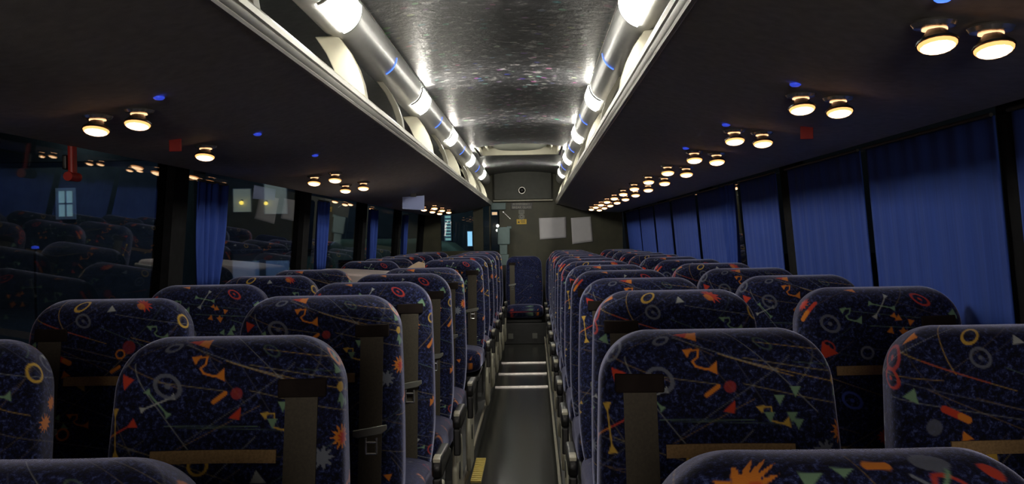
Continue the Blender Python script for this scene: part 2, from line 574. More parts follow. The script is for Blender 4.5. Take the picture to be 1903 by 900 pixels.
# ------------------------------------------------------------------ reading lamps
def reading_lamp():
    t = thing('reading_lamp', '', 'lamp', (0, 0, 0), 0, 'warm reading lamps')
    MB().lathe([(0.030, 0.0), (0.034, -0.004), (0.030, -0.010), (0.020, -0.012)], seg=18).build('collar', M_STEEL, t, smooth=True)
    MB().lathe([(0.0170, -0.0122), (0.0185, -0.0124), (0.0185, -0.0140), (0.0170, -0.0142)], seg=18).build('ring_reflection', E_REFL, t, smooth=True)  # glowing ring drawn in place of the reflection above the lens
    ax = Vector((0, -0.26, -1)).normalized()
    o0 = Vector((0, -0.004, -0.017))
    MB().lathe([(0.010, -0.006), (0.022, 0.009), (0.0305, 0.017), (0.0305, 0.020), (0.027, 0.021)], seg=18, axis=ax, origin=o0).build(
        'housing', M_BLACK, t, smooth=True)
    MB().lathe([(0.0265, 0.0212), (0.0285, 0.0206), (0.0272, 0.0235), (0.0252, 0.0254)], seg=18, axis=ax, origin=o0).build(
        'lens_rim', E_RIM, t, smooth=True)
    MB().lathe([(0.0252, 0.0252), (0.022, 0.0275), (0.014, 0.0305), (0.0, 0.0318)], seg=14, axis=ax, origin=o0).build(
        'lens', E_READ, t, smooth=True)
    return t


rl0 = reading_lamp()
used = False


def put_lamp(x, y, label):
    global used
    o = rl0 if not used else copy_tree(rl0)
    used = True
    xs = abs(x)
    pr = [(0.66, 1.528), (0.71, 1.512), (0.80, 1.503), (0.90, 1.490)]
    z = float(np.interp(xs, [p[0] for p in pr], [p[1] for p in pr]))
    o.location = (x, y, z + 0.001)
    o['label'] = label


for k in range(13):
    y = 1.48 + 0.735 * k
    for x, pos in ((0.725, 'aisle-side'), (0.808, 'window-side')):
        put_lamp(x, y, 'lit %s reading lamp under the right rack, %s pair from the camera' % (pos, ORD[k]))
nl = 0
for k, xs in ((1, (0, 1)), (2, (1,)), (4, (0, 1)), (5, (0, 1)), (10, (0, 1)), (11, (0, 1)), (12, (0, 1))):
    y = 1.48 + 0.735 * k
    for i in xs:
        x, pos = ((-0.771, 'aisle-side'), (-0.866, 'window-side'))[i]
        put_lamp(x, y, 'lit %s reading lamp under the left rack, %s pair from the camera' % (pos, ORD[nl]))
    nl += 1
for s, side in ((-1, 'left'), (1, 'right')):
    for k in range(4):
        m = MB().lathe([(0.012, 0.0), (0.012, -0.004), (0.008, -0.007), (0.0, -0.008)], seg=12)
        o = m.build('indicator_light', E_BLUE if (s, k) == (1, 0) else E_BLUEDIM, None, smooth=True,
                    loc=(s * 0.688, 1.36 + 0.76 * k, 1.519))
        tag(o, 'tiny blue indicator light under the %s rack, %s from the camera' % (side, ORD[k]), 'light', 'blue indicator lights')
    m = MB().box(-0.018, 0.018, -0.002, 0.002, -0.034, 0.002)
    o = m.build('warning_label', M_RED, None, loc=(s * 0.885, 2.75, 1.492), bevel=0.002)
    tag(o, 'small red square label under the %s luggage rack' % side, 'label', 'red labels under the racks')

# ------------------------------------------------------------------ seat fabric pattern
OR_, RD, YE, GN, GY, WH, TA, BL = ((0.52, 0.165, 0.022), (0.42, 0.04, 0.02), (0.46, 0.29, 0.05), (0.14, 0.24, 0.15),
                                  (0.13, 0.145, 0.18), (0.30, 0.32, 0.31), (0.27, 0.22, 0.09), (0.06, 0.10, 0.42))


class Cloth:
    """draws the woven motifs over the points (s, t) in millimetres"""
    def __init__(self, s, t):
        self.s, self.t = s, t
        self.c = np.zeros((len(s), 4), dtype=np.float32)
        self.c[:, :3] = (0.02, 0.02, 0.06)

    def paint(self, dist, col, a=1.0, soft=1.6):
        k = np.clip(0.5 - dist / soft, 0, 1) * a
        self.c[:, :3] = self.c[:, :3] * (1 - k[:, None]) + np.array(col, dtype=np.float32) * k[:, None]
        self.c[:, 3] = np.maximum(self.c[:, 3], k)

    def seg(self, p, q, w, col, a=1.0, soft=1.6):
        px, py = p
        ux, uy = q[0] - px, q[1] - py
        L = ux * ux + uy * uy + 1e-6
        h = np.clip(((self.s - px) * ux + (self.t - py) * uy) / L, 0, 1)
        self.paint(np.hypot(self.s - px - h * ux, self.t - py - h * uy) - w / 2, col, a, soft)

    def path(self, pts, w, col, a=1.0):
        for p, q in zip(pts[:-1], pts[1:]):
            self.seg(p, q, w, col, a)

    def ring(self, c, r, w, col, a=1.0, sq=1.0, rot=0.0):
        x, y = self.s - c[0], self.t - c[1]
        u = x * math.cos(rot) + y * math.sin(rot)
        v = (-x * math.sin(rot) + y * math.cos(rot)) / sq
        self.paint(np.abs(np.hypot(u, v) - r) - w / 2, col, a)

    def disc(self, c, r, col, a=1.0, sq=1.0, rot=0.0):
        x, y = self.s - c[0], self.t - c[1]
        u = x * math.cos(rot) + y * math.sin(rot)
        v = (-x * math.sin(rot) + y * math.cos(rot)) / sq
        self.paint(np.hypot(u, v) - r, col, a)

    def tri(self, pts, col, a=1.0):
        cx = sum(p[0] for p in pts) / 3
        cy = sum(p[1] for p in pts) / 3
        d = None
        for i in range(3):
            p, q = pts[i], pts[(i + 1) % 3]
            nx, ny = q[1] - p[1], p[0] - q[0]
            l = math.hypot(nx, ny) + 1e-6
            nx, ny = nx / l, ny / l
            if (cx - p[0]) * nx + (cy - p[1]) * ny > 0:
                nx, ny = -nx, -ny
            e = (self.s - p[0]) * nx + (self.t - p[1]) * ny
            d = e if d is None else np.maximum(d, e)
        self.paint(d, col, a)

    def rtri(self, c, r, rot, col, a=1.0):
        self.tri([(c[0] + r * math.cos(rot + k), c[1] + r * math.sin(rot + k)) for k in (0, 2.2, 4.1)], col, a)

    def star(self, c, r, n, col, a=1.0, rot=0.0):
        x, y = self.s - c[0], self.t - c[1]
        rr = np.hypot(x, y)
        an = np.arctan2(y, x) + rot
        lim = r * (0.45 + 0.55 * np.abs(((an * n / (2 * math.pi)) % 1) * 2 - 1))
        self.paint(rr - lim, col, a)

    def bone(self, c, r, rot, cols):
        for k in range(4):
            an = rot + k * math.pi / 2 + (0.25 if k % 2 else -0.1)
            q = (c[0] + r * math.cos(an), c[1] + r * math.sin(an))
            self.seg(c, q, 3.6, cols[k % len(cols)])
            self.rtri(q, r * 0.32, an + math.pi, cols[k % len(cols)])

    def squig(self, o, col, k=1.0, fl=1):
        P = [(0, 0), (15, -1), (15, 12), (6, 19), (13, 28), (31, 33), (44, 32)]
        P = [(o[0] + fl * p[0] * k, o[1] + p[1] * k) for p in P]
        self.path(P, 4.5 * k, col)
        self.tri([(o[0] - fl * 18 * k, o[1] - 2), (o[0] - fl * 4 * k, o[1] + 14 * k), (o[0] + fl * 3 * k, o[1] - 4)], col)
        e = P[-1]
        self.tri([(e[0] + fl * 6 * k, e[1] - 14 * k), (e[0] + fl * 8 * k, e[1] + 11 * k), (e[0] - fl * 12 * k, e[1] + 2)], col)

    def spiral(self, c, r, col, a=0.8, rot=0.6):
        self.ring(c, r, r * 0.38, col, a, 0.7, rot)
        self.disc(c, r * 0.28, col, a, 0.7, rot)

    def cluster(self, c, col, rnd, n=5, sp=30):
        for k in range(n):
            self.rtri((c[0] + rnd.uniform(-sp, sp), c[1] + rnd.uniform(-sp, sp)), rnd.uniform(8, 14), rnd.uniform(0, 6), col)

    def lines(self, rnd, n):
        for k in range(n):
            c = (rnd.uniform(-290, 290), rnd.uniform(-20, 680))
            an = rnd.choice([0.25, 0.32, -0.75, -0.6, 0.95, 0.12]) + rnd.uniform(-0.12, 0.12)
            L = rnd.uniform(60, 130)
            col = rnd.choice([TA, TA, GN, WH, GY, YE])
            self.seg((c[0] - L * math.cos(an), c[1] - L * math.sin(an)), (c[0] + L * math.cos(an), c[1] + L * math.sin(an)),
                     2.2, col, rnd.uniform(0.35, 0.85), 2.0)

    def scatter(self, rnd, n, region):
        for k in range(n):
            c = (rnd.uniform(region[0], region[1]), rnd.uniform(region[2], region[3]))
            kind = rnd.randrange(8)
            col = rnd.choice([OR_, RD, YE, GN, GY, GY, WH, BL])
            if kind == 0:
                self.ring(c, rnd.uniform(10, 15), 5, col)
            elif kind == 1:
                self.spiral(c, rnd.uniform(16, 24), rnd.choice([GY, RD, BL]))
            elif kind == 2:
                an = rnd.uniform(-1, 1)
                self.seg(c, (c[0] + 26 * math.cos(an), c[1] + 26 * math.sin(an)), 9, col)
            elif kind == 3:
                self.star(c, rnd.uniform(14, 22), 11, rnd.choice([OR_, RD, GY]))
            elif kind == 4:
                self.cluster(c, rnd.choice([GN, GN, OR_, WH]), rnd, 4, 22)
            elif kind == 5:
                self.squig(c, rnd.choice([OR_, GN, YE]), 0.8, rnd.choice([-1, 1]))
            elif kind == 6:
                self.bone(c, 26, rnd.uniform(0, 1.5), rnd.choice([(YE, RD, OR_, YE), (GN, WH)]))
            else:
                self.rtri(c, rnd.uniform(9, 15), rnd.uniform(0, 6), col)


def pattern(variant, s, t):
    c = Cloth(s, t)
    rnd = random.Random(40 + variant)
    c.lines(rnd, 80 if variant < 3 else 20)
    if variant < 3:
        c.scatter(rnd, 12, (-300, 300, 320, 680))
        c.scatter(rnd, 6, (205, 300, 20, 300))
        c.scatter(rnd, 6, (-300, -205, 20, 300))
        c.scatter(rnd, 3, (-195, 195, 110, 300))
    if variant == 0:
        c.ring((-121, 12), 13, 8, GY, 0.8, 0.7)
        c.tri([(-105, -4), (-42, 14), (-48, -12)], OR_)
        c.tri([(-105, -4), (-70, 6), (-70, -10)], RD)
        c.squig((-52, 32), OR_)
        c.spiral((-100, 82), 24, GY)
        c.seg((-20, 110), (0, 95), 9, OR_)
        c.disc((20, 96), 11, RD, 0.7)
        c.tri([(6, 138), (28, 118), (26, 142)], RD)
        for q in ((128, 103), (101, 117), (83, 146), (119, 146), (128, 157)):
            c.rtri(q, 12, q[0] * 0.7, GN)
        c.star((205, 174), 24, 12, OR_)
        c.star((207, 176), 13, 9, RD)
        c.ring((-41, 218), 15, 6, YE)
        c.bone((-186, 163), 36, -0.4, (RD, YE, OR_, YE))
        c.tri([(-190, 62), (-160, 70), (-176, 90)], RD)
        c.star((168, 205), 22, 9, GY)
        c.rtri((60, 240), 16, 0.4, WH)
        c.spiral((95, 20), 15, GN, 0.5)
        c.disc((205, 90), 9, YE)
        c.ring((225, 40), 14, 6, OR_)
    elif variant == 1:
        c.ring((-85, 10), 17, 7, YE)
        c.seg((-124, 138), (-86, 156), 13, RD)
        c.seg((-96, 151), (-84, 157), 13, OR_)
        c.ring((-83, 330), 13, 6, OR_)
        c.star((118, 8), 26, 10, RD)
        c.disc((105, 14), 12, OR_, 0.8)
        c.spiral((-60, 52), 20, GY)
        c.rtri((14, 22), 15, 0.4, WH)
        c.rtri((-176, 118), 16, 0.9, GN)
        c.disc((-143, 168), 14, GY, 0.7)
        c.rtri((-90, 186), 13, 0.2, OR_)
        c.rtri((-48, 216), 14, 1.0, YE)
        c.seg((-164, 58), (-42, 96), 3, RD, 0.8)
        c.disc((60, 120), 17, RD, 0.6)
        c.seg((20, 180), (38, 168), 9, OR_)
        c.cluster((110, 190), GN, rnd)
        c.squig((120, 70), GN, 0.8)
        c.ring((205, 60), 15, 6, YE)
        c.spiral((-215, 90), 20, RD, 0.9)
        c.rtri((-205, 20), 16, 2.0, OR_)
        c.bone((170, 270), 32, 0.5, (YE, RD, OR_, YE))
    elif variant in (2, 4):
        if variant == 2:
            c.tri([(-120, -6), (-72, 6), (-90, -12)], OR_)
            c.squig((-95, 52), GN, 0.9)
            c.bone((0, 45), 30, 0.3, (GN, WH))
        c.cluster((45, 90), OR_, rnd, 6, 28)
        c.tri([(-150, 130), (-110, 160), (-155, 175)], RD)
        c.ring((-40, 160), 14, 6, GY)
        c.spiral((110, 30), 20, RD, 0.9)
        c.spiral((-128, 88), 24, GY)
        c.seg((-190, 70), (-178, 40), 12, RD)
        c.seg((-194, 78), (-188, 62), 12, OR_)
        c.cluster((90, 170), GN, rnd, 4, 30)
        c.star((150, 140), 18, 9, OR_)
        c.rtri((178, 70), 16, 1.0, GN)
        c.ring((210, 120), 14, 6, YE)
        c.seg((192, 210), (212, 190), 12, OR_)
    if variant == 4:
        c.star((-129, 30), 42, 13, OR_)
        c.disc((-118, 34), 15, RD, 0.7)
        c.tri([(-72, 8), (-38, 10), (-55, 30)], GN)
        c.tri([(-30, 2), (4, 4), (-12, 16)], GN)
        c.seg((20, 0), (48, 2), 12, OR_)
        c.disc((110, -2), 26, GY, 0.8, 0.5)
        c.disc((172, 14), 11, RD)
        c.seg((60, 60), (120, 10), 5, GN)
        c.seg((70, 14), (130, 60), 5, GY)
    if variant == 3:
        rn = random.Random(5)
        for k in range(22):
            q = (rn.uniform(-260, 260), rn.uniform(10, 640))
            if k % 2:
                c.ring(q, 11, 4, rn.choice([GY, GN, TA]), 0.6)
            else:
                c.rtri(q, 9, rn.uniform(0, 6), rn.choice([GY, GN, OR_]), 0.6)
    return c.c


# ------------------------------------------------------------------ seat backs
A_, B_, RC = 0.201, 0.055, 0.092
BACK_TOP, BACK_H = 0.970, 0.66
RECL = 0.20                    # y per z


def half_w(t):
    w = A_ + 0.016 * math.sin(min(1.0, t / 0.5) * math.pi * 0.55) - 0.03 * max(0.0, (t - 0.42) / 0.24) ** 2
    if t < RC:
        w -= RC - math.sqrt(max(0.0, RC * RC - (RC - t) ** 2))
    return w


def half_b(t):
    r = 0.050
    b = B_ + 0.012 * min(1, t / 0.4)
    return b * math.sqrt(max(0.0, 1 - (1 - t / r) ** 2)) if t < r else b


def y_mid(t):
    return (BACK_H - t) * RECL


def front_y(x, t):
    a, b = half_w(t), half_b(t)
    u = min(0.999, abs(x / a))
    n = 4.0
    return y_mid(t) - b * (1 - u ** n) ** (1 / n) + 0.018 * max(0.0, 1 - (u / 0.8) ** 2) * min(1.0, t / 0.12)


def top_z(x, t):
    return BACK_TOP - t + 0.006 * (x / A_) ** 2 * math.exp(-t / 0.08)


def make_back(variant, fine):
    # canonical section, resampled by arc length
    n = 4.0
    ph = np.linspace(-math.pi, math.pi, 6001)
    xs = np.sign(np.sin(ph)) * np.abs(np.sin(ph)) ** (2 / n)
    ys = -np.sign(np.cos(ph)) * np.abs(np.cos(ph)) ** (2 / n)
    seg = np.hypot(np.diff(xs * A_), np.diff(ys * B_))
    arc = np.concatenate([[0], np.cumsum(seg)])
    tot = arc[-1]
    c0 = tot / 2                                  # front centre
    step = fine
    half = 0.30
    f = np.arange(-half, half + 1e-6, step)
    rest = np.linspace(half, tot - half, 24)[1:-1]
    S_ = np.concatenate([f, rest])
    pos = (c0 + S_) % tot
    xn = np.interp(pos, arc, xs)
    yn = np.interp(pos, arc, ys)
    tt = [0.05 * (1 - math.cos(a)) for a in np.linspace(0.03, math.pi / 2, max(8, int(0.078 / step)))]
    tt += list(np.arange(0.05 + step, BACK_H, step))
    N = len(S_)
    V, ST = [], []
    arc_t = 0
    for j, t in enumerate(tt):
        a, b = half_w(t), max(half_b(t), 0.002)
        x = xn * a
        dish = np.where(yn < 0, 0.018 * np.clip(1 - (np.abs(xn) / 0.8) ** 2, 0, 1) * min(1.0, t / 0.12), 0)
        y = y_mid(t) + yn * b + dish
        z = BACK_TOP - t + 0.006 * (x / A_) ** 2 * math.exp(-t / 0.08)
        V.append(np.stack([x, y, z], 1))
        if j:
            arc_t += math.hypot(t - tt[j - 1], half_b(t) - half_b(tt[j - 1]))
        ST.append(np.stack([S_ * 1000, np.full(N, (arc_t - 0.03) * 1000)], 1))
    V = np.concatenate(V)
    ST = np.concatenate(ST)
    J = len(tt)
    i = np.arange(N)
    k = (i + 1) % N
    F = []
    for j in range(J - 1):
        F.append(np.stack([j * N + i, j * N + k, (j + 1) * N + k, (j + 1) * N + i], 1))
    F = np.concatenate(F)
    faces = [tuple(q) for q in F.tolist()]
    faces.append(tuple(range(N))[::-1])
    faces.append(tuple(range((J - 1) * N, J * N)))
    me = bpy.data.meshes.new('backrest')
    me.from_pydata(V.tolist(), [], faces)
    me.update()
    at = me.color_attributes.new('motif', 'FLOAT_COLOR', 'POINT')
    colr = pattern(variant, ST[:, 0], ST[:, 1])
    at.data.foreach_set('color', colr.astype(np.float32).ravel())
    me.materials.append(FAB)
    import bmesh
    bm = bmesh.new()
    bm.from_mesh(me)
    bmesh.ops.recalc_face_normals(bm, faces=bm.faces)
    bm.to_mesh(me)
    bm.free()
    me.polygons.foreach_set('use_smooth', [True] * len(me.polygons))
    return me


BACKS = [make_back(v, 0.0024) for v in range(5)]


def make_cushion(variant):
    rings = []
    nx, nz = 0, 0
    me = bpy.data.meshes.new('cushion')
    NY, NA = 40, 60
    V, ST = [], []
    for j in range(NY + 1):
        y = -0.46 + 0.47 * j / NY
        e = min(1.0, (j / NY) / 0.12)
        k = math.sqrt(max(0.02, 1 - (1 - e) ** 2))
        for i in range(NA):
            a = 2 * math.pi * i / NA
            n = 4.0
            x = math.copysign(abs(math.sin(a)) ** (2 / n), math.sin(a)) * 0.215 * (0.9 + 0.1 * k)
            z = 0.345 + math.copysign(abs(math.cos(a)) ** (2 / n), math.cos(a)) * 0.075 * k + 0.02 * (1 - j / NY)
            V.append((x, y, z))
            ST.append((x * 1000, y * 1000 + 500 + z * 300))
    F = [(j * NA + i, j * NA + (i + 1) % NA, (j + 1) * NA + (i + 1) % NA, (j + 1) * NA + i)
         for j in range(NY) for i in range(NA)]
    F += [tuple(range(NA))[::-1], tuple(range(NY * NA, (NY + 1) * NA))]
    me.from_pydata(V, [], F)
    me.update()
    ST = np.array(ST)
    at = me.color_attributes.new('motif', 'FLOAT_COLOR', 'POINT')
    at.data.foreach_set('color', pattern(variant, ST[:, 0], ST[:, 1]).astype(np.float32).ravel())
    me.materials.append(FAB)
    import bmesh
    bm = bmesh.new()
    bm.from_mesh(me)
    bmesh.ops.recalc_face_normals(bm, faces=bm.faces)
    bm.to_mesh(me)
    bm.free()
    me.polygons.foreach_set('use_smooth', [True] * len(me.polygons))
    return me


CUSH = make_cushion(2)


def strip(x0, x1, t0, t1, off=0.003, thick=0.003, nx=6, nt=14):
    """a thin band that lies on the front of the backrest"""
    m = MB()
    gx = [x0 + (x1 - x0) * i / nx for i in range(nx + 1)]
    gt = [t0 + (t1 - t0) * j / nt for j in range(nt + 1)]
    top = [(x, front_y(x, t) - off, top_z(x, t)) for t in gt for x in gx]
    bot = [(x, front_y(x, t) - off + thick, top_z(x, t)) for t in gt for x in gx]
    W_ = nx + 1
    n = len(top)
    F = []
    for j in range(nt):
        for i in range(nx):
            a = j * W_ + i
            F.append((a, a + 1, a + W_ + 1, a + W_))
            F.append((n + a, n + a + W_, n + a + W_ + 1, n + a + 1))
    for j in range(nt):
        for i in (0, nx):
            a = j * W_ + i
            F.append((a, a + W_, n + a + W_, n + a))
    for i in range(nx):
        for j in (0, nt):
            a = j * W_ + i
            F.append((a, n + a, n + a + 1, a + 1))
    m.add(top + bot, F)
    return m


def make_seat(side, kind, variant):
    """side -1 left of the aisle, +1 right; kind 'aisle', 'window' or 'rear'"""
    t = thing('coach_seat', '', 'seat')
    bk = bpy.data.objects.new('backrest', BACKS[variant])
    COL.objects.link(bk)
    bk.parent = t
    cu = bpy.data.objects.new('cushion', CUSH)
    COL.objects.link(cu)
    cu.parent = t
    # frame and legs
    MB().box(-0.20, 0.20, -0.40, 0.06, 0.235, 0.268).build('seat_frame', M_DARK, t, bevel=0.006)
    for x in (-0.15, 0.15):
        MB().extrude([(-0.30, 0.0), (-0.02, 0.0), (-0.04, 0.03), (-0.10, 0.235), (-0.22, 0.235), (-0.28, 0.03)], x - 0.016, x + 0.016,
                     'x').build('leg', M_DARK, t, bevel=0.004)
    inward = -side                                     # direction of the aisle
    bs = inward if kind == 'aisle' else -inward         # belt at the aisle for aisle seats, at the window otherwise
    if kind == 'rear':
        bs = -1
    xc = bs * 0.138
    belt = strip(xc - 0.029, xc + 0.029, 0.098, 0.60, 0.0045, 0.003, 6, 40).build('seat_belt', M_BELT, t, smooth=True)
    # tongue with plastic stop
    tt = 0.335
    yy = front_y(xc, tt) - 0.008
    zz = top_z(xc, tt)
    m = MB()
    dy = RECL
    m.extrude([(-0.042, 0.010), (0.042, 0.024), (0.042, 0.012), (0.030, 0.002), (-0.030, -0.008), (-0.042, -0.004)], -0.006, 0.004, 'y')
    st = m.build('belt_stop', M_GREYP, belt, bevel=0.002, loc=(xc, yy, zz))
    m = MB()
    for q in (((-0.013, 0.0), (-0.013, -0.04)), ((0.013, 0.0), (0.013, -0.04)), ((-0.013, -0.04), (0.013, -0.04)),
              ((-0.013, -0.012), (0.013, -0.012))):
        m.tube([(q[0][0], -0.004, q[0][1]), (q[1][0], -0.004, q[1][1])], 0.0035, 8)
    tg = m.build('belt_tongue', M_STEEL, belt, loc=(xc + 0.004, yy - 0.002, zz - 0.006), smooth=True)
    tg['label'] = 'shiny metal belt tongue'
    # shoulder bezel the belt comes out of
    sl = strip(xc - 0.043, xc + 0.043, 0.070, 0.102, 0.006, 0.006, 10, 6).build('belt_guide', M_SLOT, t, smooth=True, bevel=0.003)
    if kind != 'rear':
        vx = 0.014 * (-bs)
        strip(vx - 0.110, vx + 0.110, 0.189, 0.211, 0.0055, 0.005, 16, 4).build('velcro_strip', M_VELCRO, t, smooth=True)['label'] = \
            'brown horizontal strip across the backrest'
    if kind == 'aisle':
        ax = inward * 0.249
        prof = [(-0.245, 0.40), (-0.255, 0.43), (-0.245, 0.455), (-0.20, 0.460), (0.02, 0.452), (0.06, 0.42), (0.02, 0.405)]
        ar = MB().extrude(prof, ax - 0.015, ax + 0.015, 'x').build('armrest', M_BLACK, t, bevel=0.008, smooth=True)
        MB().extrude([(-0.250, 0.448), (-0.247, 0.458), (-0.22, 0.4625), (-0.19, 0.462), (-0.19, 0.4585), (-0.22, 0.4590), (-0.244, 0.4555)],
                     ax - 0.011, ax + 0.011, 'x').build('end_cap', M_LIGHTCAP, ar, bevel=0.002)
        # vertical end under the pad
        MB().extrude([(-0.248, 0.30), (-0.252, 0.40), (-0.215, 0.402), (-0.205, 0.30)], ax - 0.013, ax + 0.013, 'x').build(
            'armrest_end', M_BLACK, ar, bevel=0.006)
        # pale side cover with a dark hole
        pr = [(-0.20, 0.05), (-0.235, 0.12), (-0.225, 0.24), (-0.17, 0.31), (-0.08, 0.335), (0.04, 0.33), (0.08, 0.27), (0.06, 0.16),
              (0.0, 0.05)]
        cv = MB().extrude(pr, inward * 0.226, inward * 0.246, 'x').build('side_cover', M_CREAM, t, bevel=0.008, smooth=True)
        MB().lathe([(0.0, 0.0), (0.034, 0.0), (0.034, 0.004), (0.0, 0.005)], seg=20, axis=(inward, 0, 0),
                   origin=(inward * 0.245, -0.11, 0.215)).build('recess', M_BLACK, cv)
    elif kind == 'window':
        # armrest folded up between the two seats
        ax = inward * 0.243
        cl = [(-0.02, 0.42), (0.0, 0.50), (0.022, 0.60), (0.038, 0.68), (0.044, 0.74)]
        wd = [0.030, 0.033, 0.031, 0.026, 0.012]
        poly = [(p[0] - w, p[1]) for p, w in zip(cl, wd)] + [(p[0] + w, p[1]) for p, w in zip(cl[::-1], wd[::-1])]
        MB().extrude(poly, ax - 0.016, ax + 0.016, 'x').build('armrest', M_TAN, t, bevel=0.007, smooth=True)
    return t


protos = {}


def seat(side, kind, variant, x, ytop, zbase, label, group):
    key = (side, kind, variant)
    if key not in protos:
        protos[key] = make_seat(*key)
        o = protos[key]
    else:
        o = copy_tree(protos[key])
    o.location = (x, ytop - BACK_H * RECL + 0.0, zbase)
    o['label'] = label
    o['group'] = group
    return o


ROWY = [1.035, 1.785] + [2.535 + 0.75 * k for k in range(11)]
LEFTY = ROWY[:6] + [6.52, 7.27, 8.02, 8.77, 9.52, 10.27]
RIGHTY = ROWY[:]


def base_z(y):
    return 0.0 if y < 1.4 else (0.056 if y < 2.2 else 0.085)


AV = [0, 0, 2, 0, 2, 2, 0, 1, 2, 0, 1, 2, 0]
WV = [1, 1, 1, 2, 0, 1, 2, 0, 1, 2, 0, 1, 2]
for side, nm, rows in ((-1, 'left', LEFTY), (1, 'right', RIGHTY)):
    for k, y in enumerate(rows):
        sh = 0.035 if (side > 0 and k >= 2) else 0.0
        av = [0, 0, 0, 2, 2, 0, 2, 1, 0, 2, 1, 0][k % 12] if side < 0 else [4, 0, 1, 0, 2, 0, 1, 2, 0, 1, 2, 0, 1][k]
        wv = [1, 1, 1, 2, 1, 0, 2, 0, 1, 2, 0, 1, 2][k] if side < 0 else [1, 1, 2, 0, 0, 1, 2, 0, 1, 2, 0, 1, 2][k]
        seat(side, 'aisle', av, (-0.428 if side < 0 else 0.440 + sh), y, base_z(y),
             'navy patterned coach seat left of the aisle, aisle side, %s row from the camera'.replace('left', nm) % ORD[k],
             'aisle-side seats on the %s' % nm)
        seat(side, 'window', wv, (-0.972 if side < 0 else 0.953 + sh), y, base_z(y),
             'navy patterned coach seat left of the aisle, window side, %s row from the camera'.replace('left', nm) % ORD[k],
             'window-side seats on the %s' % nm)
# rear bench row
for x, w in ((-0.93, 'left window corner'), (-0.47, 'left of the middle'), (-0.005, 'middle, facing down the aisle'),
             (0.46, 'right of the middle'), (0.93, 'right window corner')):
    seat(0, 'rear', 3, x, 11.55, 0.0, 'navy patterned seat of the rear bench at the far end, %s' % w, 'rear bench seats')
m = MB().box(-1.2, 1.2, 11.02, 11.06, 0.0, 0.25)
bp = thing('bench_riser', 'dark panel with two small vents under the rear bench', 'panel', (0, 11.03, 0.0))
MB().box(-1.19, 1.19, -0.055, -0.035, 0.001, 0.233).build('panel', M_DARK, bp, bevel=0.004)
for x in (-0.16, 0.11):
    v = MB().box(x - 0.028, x + 0.028, -0.062, -0.055, 0.06, 0.12)
    for q in range(4):
        v.box(x - 0.024, x + 0.024, -0.066, -0.062, 0.066 + q * 0.013, 0.073 + q * 0.013)
    v.build('vent', M_GREYP, bp)

# yellow ribbed plate beside the aisle
t = thing('floor_plate', 'small yellow ribbed plate on the floor at the left edge of the aisle', 'plate', (-0.185, 5.05, 0.0))
m = MB().box(-0.026, 0.026, -0.25, 0.25, 0.0, 0.008)
for k in range(12):
    m.box(-0.024, 0.024, -0.23 + k * 0.04, -0.215 + k * 0.04, 0.008, 0.012)
m.build('plate', M_STRIP, t)

# ------------------------------------------------------------------ pale cabinet behind the sixth row on the left
cb = thing('low_cabinet', 'low pale moulded cabinet top behind the sixth left row, beside the window', 'cabinet', (-0.845, 5.58, 0.085))
prof = [(-0.31, 0.0), (0.34, 0.0), (0.34, 0.90), (0.33, 0.925), (0.10, 0.945), (-0.15, 0.962), (-0.29, 0.965), (-0.31, 0.95)]
MB().extrude([(p[0], p[1] - 0.02) if p[1] > 0.1 else p for p in prof], -0.34, 0.30, 'y').build('body', M_PALE, cb, bevel=0.012, smooth=True)
MB().box(-0.305, 0.345, -0.365, -0.342, 0.862, 0.884).build('edge_strip', M_STEEL, cb, bevel=0.006)
fp = MB().extrude([(0.17, 0.895), (0.345, 0.895), (0.345, 0.975), (0.31, 0.985), (0.27, 0.965)], -0.05, -0.02, 'y')
fp.build('flap', M_FLAP, cb, bevel=0.004)['label'] = 'small tan wedge standing on the cabinet top'

# ------------------------------------------------------------------ curtains
def curtain(y0, y1, s, z0, z1, folds, amp, seed, narrow=None):
    rnd = random.Random(seed)
    n = max(40, int(folds * 10))
    vs, rows = [], 10
    ph = rnd.uniform(0, 6)
    jit = [rnd.uniform(0.6, 1.3) for _ in range(int(folds) + 3)]
    for j in range(rows + 1):
        z = z0 + (z1 - z0) * j / rows
        for i in range(n + 1):
            u = i / n
            fidx = u * folds
            a = amp * jit[int(fidx)] * (0.75 + 0.25 * (1 - j / rows))
            off = a * (0.5 + 0.5 * math.cos(fidx * 2 * math.pi + ph * 0.0)) + 0.3 * amp * math.sin(fidx * 2.7 + ph)
            yy0, yy1 = y0, y1
            if narrow:
                k = math.exp(-((z - narrow[0]) / narrow[1]) ** 2) * narrow[2]
                yy1 = y1 - (y1 - y0) * k * 0.5
                yy0 = y0 + (y1 - y0) * k * 0.5
            vs.append((s * (wall_x(z) - 0.004 - off), yy0 + (yy1 - yy0) * u, z))
    N = n + 1
    fs = [(j * N + i, j * N + i + 1, (j + 1) * N + i + 1, (j + 1) * N + i) for j in range(rows) for i in range(n)]
    return MB().add(vs, fs)


def put_curtain(args, label, group):
    mb = curtain(*args)
    cy = 0.5 * (args[0] + args[1])
    cx = args[2] * (wall_x(1.1) - 0.05)
    zt = args[4] + 0.002
    t = thing('curtain', label, 'curtain', (cx, cy, args[3]), 0, group)
    mb.v = [(p[0] - cx, p[1] - cy, p[2] - args[3]) for p in mb.v]
    o = mb.build('cloth', M_CURT, t, smooth=True, sharp=180)
    so = o.modifiers.new('thickness', 'SOLIDIFY')
    so.thickness = 0.003
    m = MB().tube([(args[2] * (wall_x(1.44) - 0.02) - cx, args[0] - cy, zt - args[3]),
                   (args[2] * (wall_x(1.44) - 0.02) - cx, args[1] - cy, zt - args[3])], 0.005, 8)
    m.build('curtain_rail', M_DARK, t)


